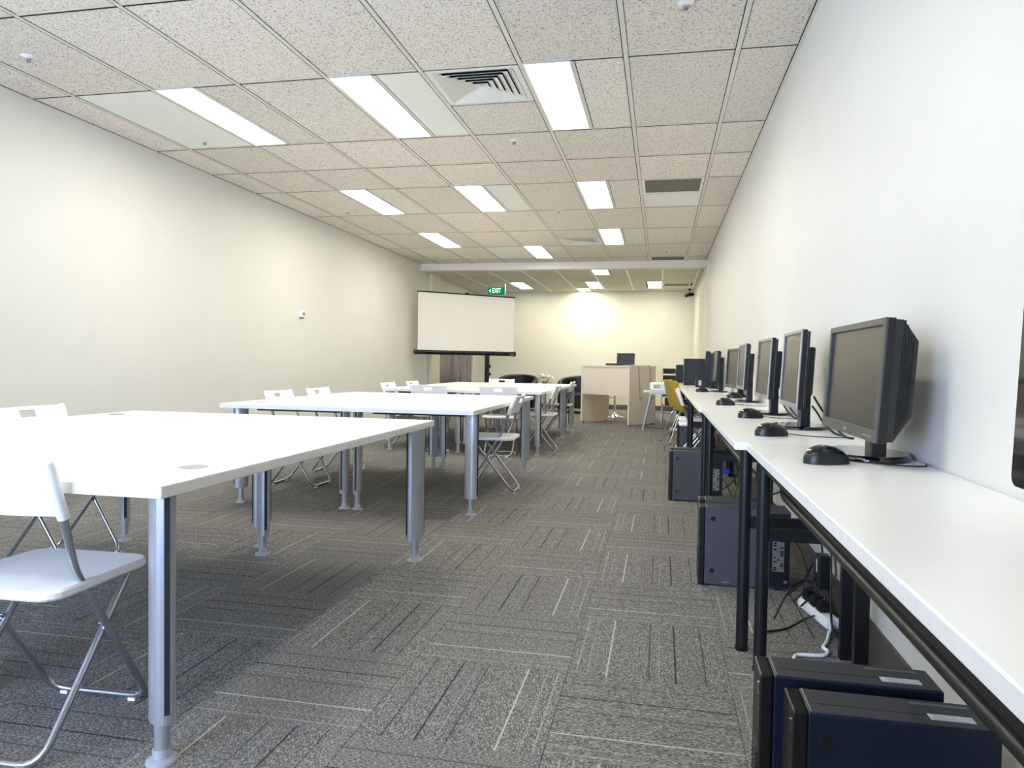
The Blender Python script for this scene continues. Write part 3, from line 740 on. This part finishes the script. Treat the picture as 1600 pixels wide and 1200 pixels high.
# ------------------------------------------------------------------ power strip and cables under the desk
a0, a1 = Vector((.60, 3.10, 0)), Vector((.650, 2.86, 0)); d = a1-a0; ang = math.atan2(d.y, d.x)
PS = empty('power_strip', ((a0+a1)/2), ang); tag(PS, 'white power strip with black plugs on the carpet under the desk', 'power strip')
MB().box((0, 0, .021), (d.length+.03, .052, .04), bev=.008).build('strip_body', 'plastic', PS)
for k, x in enumerate((-.08, -.01, .055)):
    p = MB().box((x, -.002, .062), (.045, .042, .044), bev=.008).build('plug', 'black', PS)
    MB().tube(spline([(x, 0, .085), (x-.01, .02, .13), (x-.04, .03, .18), (x-.08, .01, .10), (x-.12, -.04, .02)], 5), .004, 6).build('plug_cable', 'black', p)
wc = MB().tube(spline([(.652, 2.84, .02), (.625, 2.78, .012), (.60, 2.70, .007), (.575, 2.64, .007), (.582, 2.60, .008), (.555, 2.56, .008), (.475, 2.545, .008), (.455, 2.50, .008)], 6), .0062, 8).build('extension_cord', 'white_cord')
tag(wc, 'white power cord snaking over the carpet from the power strip', 'cable')
rnd = random.Random(11)
cabs = [([(.56, 3.30, .26), (.60, 3.2, .20), (.62, 3.1, .10), (.63, 3.05, .06)], 'black cable dropping from the ports to the power strip'),
        ([(.45, 2.9, .006), (.52, 2.98, .10), (.60, 3.05, .12), (.64, 3.0, .05)], 'black cable arching beside the desk leg to the power strip'),
        ([(.40, 2.75, .006), (.48, 2.80, .006), (.56, 2.88, .02), (.63, 2.98, .012)], 'black cable lying flat on the carpet near the desk leg'),
        ([(.66, 3.0, .30), (.655, 2.92, .30), (.648, 2.88, .16), (.64, 2.80, .02), (.66, 2.72, .006)], 'grey looped cable hanging above the power strip'),
        ([(.50, 3.40, .40), (.62, 3.3, .45), (.66, 3.15, .30), (.66, 3.05, .12)], 'thin black cable hanging along the wall under second desk'),
        ([(.44, 5.4, .30), (.50, 5.3, .36), (.55, 5.2, .22), (.52, 5.1, .05), (.6, 5.0, .006)], 'black cable bundle strand behind the third desk ports'),
        ([(.43, 5.35, .20), (.47, 5.25, .15), (.52, 5.2, .03), (.48, 5.0, .006)], 'black cable trailing on carpet behind the third desk ports'),
        ([(.45, 5.3, .10), (.53, 5.22, .2), (.60, 5.3, .45), (.635, 5.4, .60)], 'black cable rising to the third desk top'),
        ([(.64, 3.05, .70), (.645, 2.95, .55), (.65, 2.9, .40), (.66, 2.85, .2)], 'black cable from the second desk top down the wall')]
for pts, lab in cabs: tag(MB().tube(spline(pts, 6), .0042, 6).build('computer_cable', 'black'), lab, 'cable', 'black computer cables under the desks')
bp = empty('cable_connector', (.475, 5.29, .235)); tag(bp, 'blue video connector plugged in under the third desk', 'connector')
MB().box((0, 0, 0), (.045, .03, .03), bev=.004).build('plug_body', 'blue', bp); MB().tube([(0, 0, 0), (.05, -.01, -.02), (.07, .02, -.10)], .005, 8).build('plug_cable', 'black', bp)
ad = empty('power_adapter', (.635, 2.955, .19)); tag(ad, 'black power adapter with white label above the power strip', 'adapter')
MB().box((0, 0, 0), (.045, .06, .13), bev=.006).build('adapter_body', 'black', ad); MB().box((-.0235, 0, .02), (.001, .016, .05)).build('sticker', 'sticker', ad)
ch_ = [(.575, 3.12, .0, .63, 3.0), (.575, 4.0, .0, .64, 3.8), (.59, 2.15, 0, 0, 0)]
for k, (y, lab) in enumerate(((3.16, 'two black cables trailing from the second monitor'), (4.02, 'two black cables trailing from the silver framed third monitor'))):
    tag(MB().tube(spline([(.625, y, .86), (.632, y-.06, .83), (.645, y-.2, .775), (.66, y-.36, DZ+.006), (.672, y-.44, DZ+.005)], 6), .0045, 6).build('monitor_cable', 'black'), 'upper of the '+lab, 'cable', 'cables behind the monitors')
    tag(MB().tube(spline([(.62, y, .82), (.627, y-.05, .80), (.638, y-.14, .76), (.65, y-.26, DZ+.006), (.664, y-.33, DZ+.005)], 6), .004, 6).build('monitor_cable', 'black'), 'lower of the '+lab, 'cable', 'cables behind the monitors')

# ------------------------------------------------------------------ chairs beside the wall desks
def yellow_chair(x, y, rz, label):
    R = empty('shell_chair', (x, y, 0), rz); tag(R, label, 'chair', 'mustard yellow shell chairs')
    prof = spline([(0, .21, .43), (0, .1, .445), (0, -.08, .435), (0, -.17, .46), (0, -.215, .58), (0, -.245, .70), (0, -.27, .80)], 5)
    n = len(prof)
    def fn(u, v):
        i = min(int(v), n-1); p = prof[i]; k = i/(n-1)
        t = prof[min(i+1, n-1)]-prof[max(i-1, 0)]; nn = Vector((0, -t.z, t.y))
        wd = .20*(1-.25*max(0, (k-.8)/.2)**2)
        return (u*wd, p.y+(.02*u*u if k > .45 else 0), p.z+(.025*u*u if k < .45 else 0)), nn
    MB().shell([-1, -.85, -.5, 0, .5, .85, 1], list(range(n)), fn, .012).build('seat_shell', 'yellow', R)
    for s in (-1, 1):
        MB().tube(arc([(s*.20, .24, .008), (s*.15, .16, .415), (s*.15, -.13, .415), (s*.20, -.27, .008)], .05), .0085, 10).build('leg_frame', 'chrome2', R)
        MB().lathe([(.011, 0), (.011, .012)], (s*.20, .24, 0), 10).build('leg_cap', 'black', R); MB().lathe([(.011, 0), (.011, .012)], (s*.20, -.27, 0), 10).build('leg_cap', 'black', R)
    return R
yellow_chair(.385, 8.66, -PI/2+.28, 'nearer mustard yellow shell chair by the desk')
yellow_chair(.335, 9.34, -PI/2+.28, 'farther mustard yellow shell chair, mostly hidden by the nearer one')
fchair(.37, 7.22, -PI/2, 'white folding chair pushed under the fourth wall desk, nearer one', 'white folding chairs at the wall desks')
fchair(.385, 7.88, -PI/2-.04, 'white folding chair under the fourth wall desk, farther one', 'white folding chairs at the wall desks')
OC = empty('office_chair', (.40, 10.2, 0), 0); tag(OC, 'dark office chair with white star base and castors', 'chair')
bs = MB(); cs = MB()
for k in range(5):
    a = 2*PI*k/5+PI; bs.box((.13*math.cos(a), .13*math.sin(a), .095), (.26, .04, .028), rot=Matrix.Rotation(a, 3, 'Z'))
    MB().tube([(.245*math.cos(a)-.02*math.sin(a), .245*math.sin(a)+.02*math.cos(a), .03), (.245*math.cos(a)+.02*math.sin(a), .245*math.sin(a)-.02*math.cos(a), .03)], .03, 14).build('castor', 'black', OC)
bs.build('star_base', 'plastic', OC); MB().tube([(0, 0, .1), (0, 0, .42)], .022, 12).build('gas_column', 'steel', OC)
MB().prism(rrect(.44, .44, .08), .42, .48, .015).build('seat', 'black', OC)
MB().shell([-1, -.6, 0, .6, 1], [0, .3, .6, .85, 1], lambda u, v: ((-.22-.04*v+.03*u*u, u*.2*(1-.15*v*v), .52+.27*v), (1, 0, .1)), .025).build('backrest', 'dkgrey', OC)
MB().tube([(-.1, 0, .43), (-.22, 0, .44), (-.245, 0, .6)], .014, 8).build('back_support', 'black', OC)
BC = empty('stacking_chair', (.24, 12.75, 0), PI); tag(BC, 'black padded chair with metal frame beside the lectern', 'chair')
for s in (-1, 1):
    MB().tube(arc([(s*.21, .2, .0), (s*.21, .16, .45), (s*.21, -.16, .45), (s*.21, -.22, .0)], .05), .011, 8).build('leg_frame', 'chrome2', BC)
    MB().tube([(s*.21, -.15, .45), (s*.2, -.24, .93)], .011, 8).build('back_post', 'chrome2', BC)
MB().prism(rrect(.42, .42, .05), .45, .49, .01).build('seat', 'black', BC)
for z in (.64, .76, .88): MB().shell([-1, 0, 1], [0, 1], lambda u, v, z=z: ((u*.2, -.19-(z-.64)*.2-.02*(1-u*u), z-.045+.09*v), (0, 1, .2)), .014).build('back_slat', 'black', BC)

# ------------------------------------------------------------------ lectern desk with laptop
LA = math.atan2(-.516, .822)
LC = empty('lectern_desk', (-1.302, 12.026, 0), LA); tag(LC, 'pale wood reception desk standing at an angle with open knee space', 'desk')
LW, LD, LH = .972, .762, .965
for x in (.014, LW-.014): MB().box((x, LD/2, LH/2+.005), (.028, LD, LH-.03)).build('side_panel', 'lectern', LC)
MB().box((LW/2, .02, LH-.252), (LW-.056, .022, .46)).build('front_panel', 'lectern', LC)
MB().box((LW/2, LD/2, LH-.0125), (LW+.01, LD+.01, .025), bev=.002).build('desk_top', 'lectern', LC)
for x in (.014, LW-.014):
    for y in (.06, LD-.06): MB().lathe([(.016, 0), (.016, .021)], (x, y, 0), 10).build('foot', 'black', LC)
LP = empty('laptop', (-.63, 12.06, LH), -.12); tag(LP, 'black open laptop on the pale reception desk', 'laptop')
MB().box((-.03, 0, .020), (.44, .27, .036), bev=.006).build('keyboard_base', 'black', LP)
MB().box((.04, .12, .115), (.30, .014, .19), bev=.003, rot=Matrix.Rotation(-.15, 3, 'X')).build('lid', 'dkgrey', LP)
def lp(u, v, z):  # on the lectern in its own frame
    c_, s_ = math.cos(LA), math.sin(LA); return (-1.302+u*c_-v*s_, 12.026+u*s_+v*c_, z)
for k, (v, lab) in enumerate(((.22, 'grey cable hanging down the side of the reception desk, nearer one'), (.55, 'grey cable hanging down the side of the reception desk, farther one'))):
    tag(MB().tube(spline([lp(.72, v-.03, .972), lp(.9, v, .972), lp(.982, v, .965), lp(.992, v+.01, .85), lp(.995, v+.04, .6), lp(1.02, v+.02, .42), lp(1.1, v-.02, .48)], 6), .006, 6).build('hanging_cable', 'steel'), lab, 'cable', 'cables on the reception desk')
# bar stool behind
ST = empty('bar_stool', (-.83, 13.55, 0)); tag(ST, 'chrome bar stool base seen through the reception desk knee space', 'stool')
MB().lathe([(.19, 0), (.19, .008), (.08, .03), (.035, .07), (.026, .11)], seg=30).build('stool_base', 'chrome2', ST)
MB().tube([(0, 0, .1), (0, 0, .62)], .024, 14).build('column', 'chrome2', ST); MB().tube(arc([(-.02, 0, .36), (-.14, -.1, .36), (-.14, .1, .36), (-.02, .02, .36)], .05), .009, 8).build('foot_ring', 'chrome2', ST)
MB().lathe([(.17, .62), (.19, .64), (.19, .69), (.16, .71)], seg=28).build('seat', 'leather', ST)

# ------------------------------------------------------------------ projector table and projector
PT = empty('side_table', (.02, 11.0, 0)); tag(PT, 'small white table with slanted silver legs under the projector', 'table')
MB().prism(rrect(.52, .42, .02), .578, .600, .003).build('table_top', 'laminate', PT)
MB().box((0, 0, .562), (.36, .30, .03)).build('under_frame', 'alu', PT)
for sx in (-1, 1):
    for sy in (-1, 1): MB().tube([(sx*.15, sy*.11, .56), (sx*.265, sy*.15, .006)], [.022, .017], 14).build('leg', 'alu', PT)
PJ = empty('projector', (.0, 11.0, .600), .1); tag(PJ, 'white projector on the small white table', 'projector')
MB().prism(rrect(.30, .24, .05), .012, .125, .02).build('projector_body', 'plastic', PJ)
g_ = MB()
for k in range(6): g_.box((-.06, -.1205, .035+k*.011), (.10, .003, .004))
g_.build('vent_slats', 'grille', PJ); MB().tube([(.08, -.115, .07), (.08, -.135, .07)], .03, 18).build('lens', 'gloss', PJ)
for s in (-1, 1): MB().lathe([(.012, 0), (.012, .014)], (s*.1, .03, 0), 10).build('foot', 'black', PJ)
tag(MB().tube(spline([(.1, 11.1, .62), (.26, 11.12, .56), (.29, 11.1, .3), (.22, 11.05, .08), (.1, 11.2, .008), (-.1, 11.35, .006), (-.25, 11.5, .006)], 6), .006, 6).build('projector_cable', 'black'), 'black cable hanging from the projector table to the floor', 'cable')
bx = empty('equipment_box', (.24, 12.05, .0)); tag(bx, 'dark boxes on a low rack behind the projector table', 'box')
MB().box((0, 0, .39), (.32, .25, .12), bev=.004).build('upper_box', 'black', bx); MB().box((0, 0, .32), (.4, .3, .015)).build('shelf', 'steel', bx); MB().box((0, 0, .20), (.4, .3, .015)).build('shelf', 'steel', bx)
for sx in (-1, 1):
    for sy in (-1, 1): MB().tube([(sx*.19, sy*.14, 0), (sx*.19, sy*.14, .34)], .009, 8).build('rack_post', 'steel', bx)

# ------------------------------------------------------------------ projection screen on stand
A_, B_ = Vector((-3.985, 11.42, 0)), Vector((-2.60, 12.66, 0)); dv = B_-A_; W_ = dv.length; an = math.atan2(dv.y, dv.x)
PSn = empty('projection_screen', (A_+B_)/2, an); tag(PSn, 'portable white projection screen in a black frame on a stand', 'projection screen')
def fnS(u, v):
    return (u*W_/2*(1-.0), .004*math.sin(u*3)*(1-abs(v-.5)), 1.175+.975*v), (0, -1, 0)
fab = MB().shell([-1, -.75, -.5, -.25, 0, .25, .5, .75, 1], [0, .25, .5, .75, 1], fnS, .003).build('screen_fabric', 'screenfab', PSn)
MB().box((0, 0, 2.158), (W_+.03, .028, .022), bev=.004).build('top_bar', 'black', PSn)
MB().tube([(-W_/2-.06, 0, 1.145), (W_/2+.03, 0, 1.145)], .038, 16).build('roller_case', 'black', PSn)
for s in (-1, 1): MB().tube([((W_/2+.02)*s-.03, 0, 1.145), ((W_/2+.035)*s-.012, 0, 1.145)], .046, 16).build('end_cap', 'black', PSn)
MB().box((W_/2-.06, -.0385, 1.13), (.08, .003, .018)).build('maker_plate', 'silver', PSn)
MB().box((.0, .045, 2.165), (.05, .06, .05)).build('hook', 'black', PSn)
MB().box((W_*.23, .07, 1.03), (.075, .04, 2.04), bev=.004).build('column', 'black', PSn)
MB().box((W_*.23, .045, .92), (.10, .05, .06), bev=.006).build('clamp', 'black', PSn); MB().box((W_*.23, .045, .78), (.11, .05, .05), bev=.006).build('clamp', 'dkgrey', PSn)
for a in (.4, 2.5, 4.6): MB().tube([(W_*.23, .07, .55), (W_*.23+.42*math.cos(a), .07+.42*math.sin(a), .012)], .014, 8).build('tripod_leg', 'black', PSn)

# dark satin curtains in the left opening
for k, (y0, y1, lab) in enumerate(((13.07, 14.32, 'shiny dark grey curtain panel beneath the screen, nearer one'), (14.36, 15.70, 'shiny dark grey curtain panel beneath the screen, farther one'))):
    rnd = random.Random(5+k); n = 64; us = [i/n for i in range(n+1)]; ph = [rnd.uniform(0, 6) for _ in range(4)]
    def fnC(u, v, y0=y0, y1=y1, ph=ph):
        f_ = .042*math.sin(u*17+ph[0]+1.2*v)+.016*math.sin(u*39+ph[1]-1.6*v)+.012*math.sin(u*9+ph[2]+2.4*v)
        du = .042*17*math.cos(u*17+ph[0]+1.2*v)+.016*39*math.cos(u*39+ph[1]-1.6*v)
        return (XL-.05+f_, y0+(y1-y0)*u, .02+2.08*v), (1, -du/(y1-y0), 0)
    Cn = empty('curtain', (0, 0, 0)); tag(Cn, lab, 'curtain', 'dark satin curtains')
    MB().shell(us, [j/14 for j in range(15)], fnC, .004).build('curtain_cloth', 'satin', Cn)
    MB().tube([(XL-.05, y0-.01, 2.115), (XL-.05, y1+.01, 2.115)], .014, 10).build('curtain_rod', 'steel', Cn)

# exit sign
EX = empty('exit_sign', (-3.235, 14.0, 2.33)); tag(EX, 'green EXIT sign with left arrow hanging from the lower ceiling', 'exit sign')
MB().box((0, 0, .085), (.36, .05, .155), bev=.003).build('sign_box', 'frame_white', EX)
MB().box((-.008, -.0262, .083), (.34, .003, .148)).build('sign_face', 'green', EX)
tcu = bpy.data.curves.new('exit_text', 'FONT'); tcu.body = 'EXIT'; tcu.size = .135; tcu.align_x = 'CENTER'; tcu.align_y = 'CENTER'; tcu.extrude = .001; tcu.offset = .0025; tcu.space_character = .95
to = bpy.data.objects.new('exit_text', tcu); C.objects.link(to)
me = bpy.data.meshes.new_from_object(to); bpy.data.objects.remove(to); me.name = 'lettering'; me.materials.clear(); me.materials.append(M['exit_white'])
lt = bpy.data.objects.new('lettering', me); C.objects.link(lt); lt.parent = EX; lt.location = (.0, -.029, .088); lt.rotation_euler = (PI/2, 0, 0); lt.scale = (.68, 1.0, 1)
MB().add([(-.155, -.029, .088), (-.120, -.029, .135), (-.120, -.029, .041), (-.155, -.0277, .088), (-.120, -.0277, .135), (-.120, -.0277, .041)], [(0, 2, 1), (3, 4, 5), (0, 1, 4, 3), (1, 2, 5, 4), (2, 0, 3, 5)]).build('arrow', 'exit_white', EX)
MB().box((.172, -.02, .12), (.016, .05, .20)).build('end_bracket', 'plastic', EX)
MB().box((0, .005, .205), (.20, .02, .09)).build('ceiling_mount', 'low_tile', EX)

# wall sensor on the left wall
WS = empty('wall_sensor', (XL, 7.75, 1.47)); tag(WS, 'small white motion sensor on the bare left wall', 'sensor')
MB().box((.022, 0, .05), (.044, .07, .075), bev=.008).build('housing', 'plastic', WS)
MB().box((.0445, .012, .05), (.003, .03, .04)).build('lens_window', 'grille', WS); MB().box((.0445, -.018, .05), (.003, .008, .035)).build('slot', 'slot', WS)
MB().box((.025, 0, .004), (.03, .05, .016), bev=.004).build('lower_cap', 'grille', WS)
# security camera at the far right corner
SC = empty('security_camera', (.565, 15.45, ZS)); tag(SC, 'black bullet security camera in the far right corner', 'camera')
MB().lathe([(.035, 0), (.035, -.02), (.014, -.025)], seg=16).build('mount', 'black', SC); MB().tube([(0, 0, -.02), (0, 0, -.09)], .011, 10).build('arm', 'black', SC)
MB().tube([(.07, .05, -.105), (-.085, -.08, -.15)], .034, 16).build('camera_body', 'black', SC); MB().box((-.01, -.01, -.088), (.17, .06, .006), rot=Matrix.Rotation(.7, 3, 'Z')).build('sun_shield', 'black', SC)

# ------------------------------------------------------------------ black tub armchairs and flowers
def tub(x, y, rz, label):
    R = empty('tub_armchair', (x, y, 0), rz); tag(R, label, 'armchair', 'black tub armchairs')
    def fn(u, v):
        a = PI*.5+u*PI*.72; r = .36; hgt = .70-.17*abs(u)**2.2
        return (r*math.cos(a)*1.05, r*math.sin(a), .06+(hgt-.06)*v), (math.cos(a), math.sin(a), 0)
    sh = MB().shell([-1+i/12 for i in range(25)], [0, .25, .5, .75, 1], fn, .09).build('back_shell', 'leather', R)
    rim = MB(); rim.tube([Vector(fn(-1+i/12, 1)[0]) for i in range(25)], .046, 10); rim.build('arm_roll', 'leather', sh)
    MB().prism(rrect(.56, .58, .1, 5, 0, -.05), .10, .40, .03).build('seat_cushion', 'leather', R)
    for sx in (-1, 1):
        for sy in (-.25, .25): MB().tube([(sx*.22, sy, 0), (sx*.22, sy, .1)], .018, 8).build('leg', 'black', R)
    return R
tub(-2.92, 14.75, .1, 'black leather tub armchair left of the flowers')
tub(-1.62, 14.45, -.2, 'black leather tub armchair half hidden by the reception desk')
CT = empty('coffee_table', (-2.26, 14.15, 0)); tag(CT, 'low white round table between the black armchairs', 'table')
MB().lathe([(.24, .47), (.25, .475), (.25, .49), (.24, .495)], seg=30).build('table_top', 'laminate', CT); MB().tube([(0, 0, .02), (0, 0, .47)], .03, 12).build('column', 'chrome2', CT); MB().lathe([(.2, 0), (.2, .012), (.04, .03)], seg=24).build('foot', 'chrome2', CT)
FV = empty('flower_vase', (-2.26, 14.15, .495)); tag(FV, 'bouquet of cream flowers in a small vase', 'flowers')
MB().lathe([(.035, 0), (.055, .02), (.06, .06), (.045, .10), (.05, .12)], seg=18).build('vase', 'vase', FV)
rnd = random.Random(2)
for k in range(22):
    a = rnd.uniform(0, 2*PI); r = rnd.uniform(.0, .14); z = .185+rnd.uniform(-.04, .10)-r*.25; fx, fy = r*math.cos(a), r*math.sin(a)
    MB().tube([(fx*.2, fy*.2, .08), (fx*.7, fy*.7, z*.7), (fx, fy, z)], .003, 5).build('stem', 'leaf', FV)
    fl_ = MB()
    for j in range(6):
        b_ = 2*PI*j/6; fl_.lathe([(.006, -.016), (.028, 0), (.022, .018), (.006, .026)], (fx+.026*math.cos(b_), fy+.026*math.sin(b_), z), 8)
    fl_.lathe([(.004, -.01), (.018, .005), (.010, .026)], (fx, fy, z), 8); fl_.build('flower', 'petal', FV)
for k in range(20):
    a = rnd.uniform(0, 2*PI); r = rnd.uniform(.08, .20); z = .14+rnd.uniform(0, .13); d_ = Vector((math.cos(a), math.sin(a), .3))
    s_ = Vector((-math.sin(a), math.cos(a), 0))*.018; p = Vector((math.cos(a)*r*.6, math.sin(a)*r*.6, z))
    MB().add([p, p+d_*.03+s_, p+d_*.08, p+d_*.03-s_, p+Vector((0, 0, .004))+d_*.035], [(0, 1, 4), (1, 2, 4), (2, 3, 4), (3, 0, 4), (0, 3, 2, 1)]).build('leaf', 'leaf', FV)
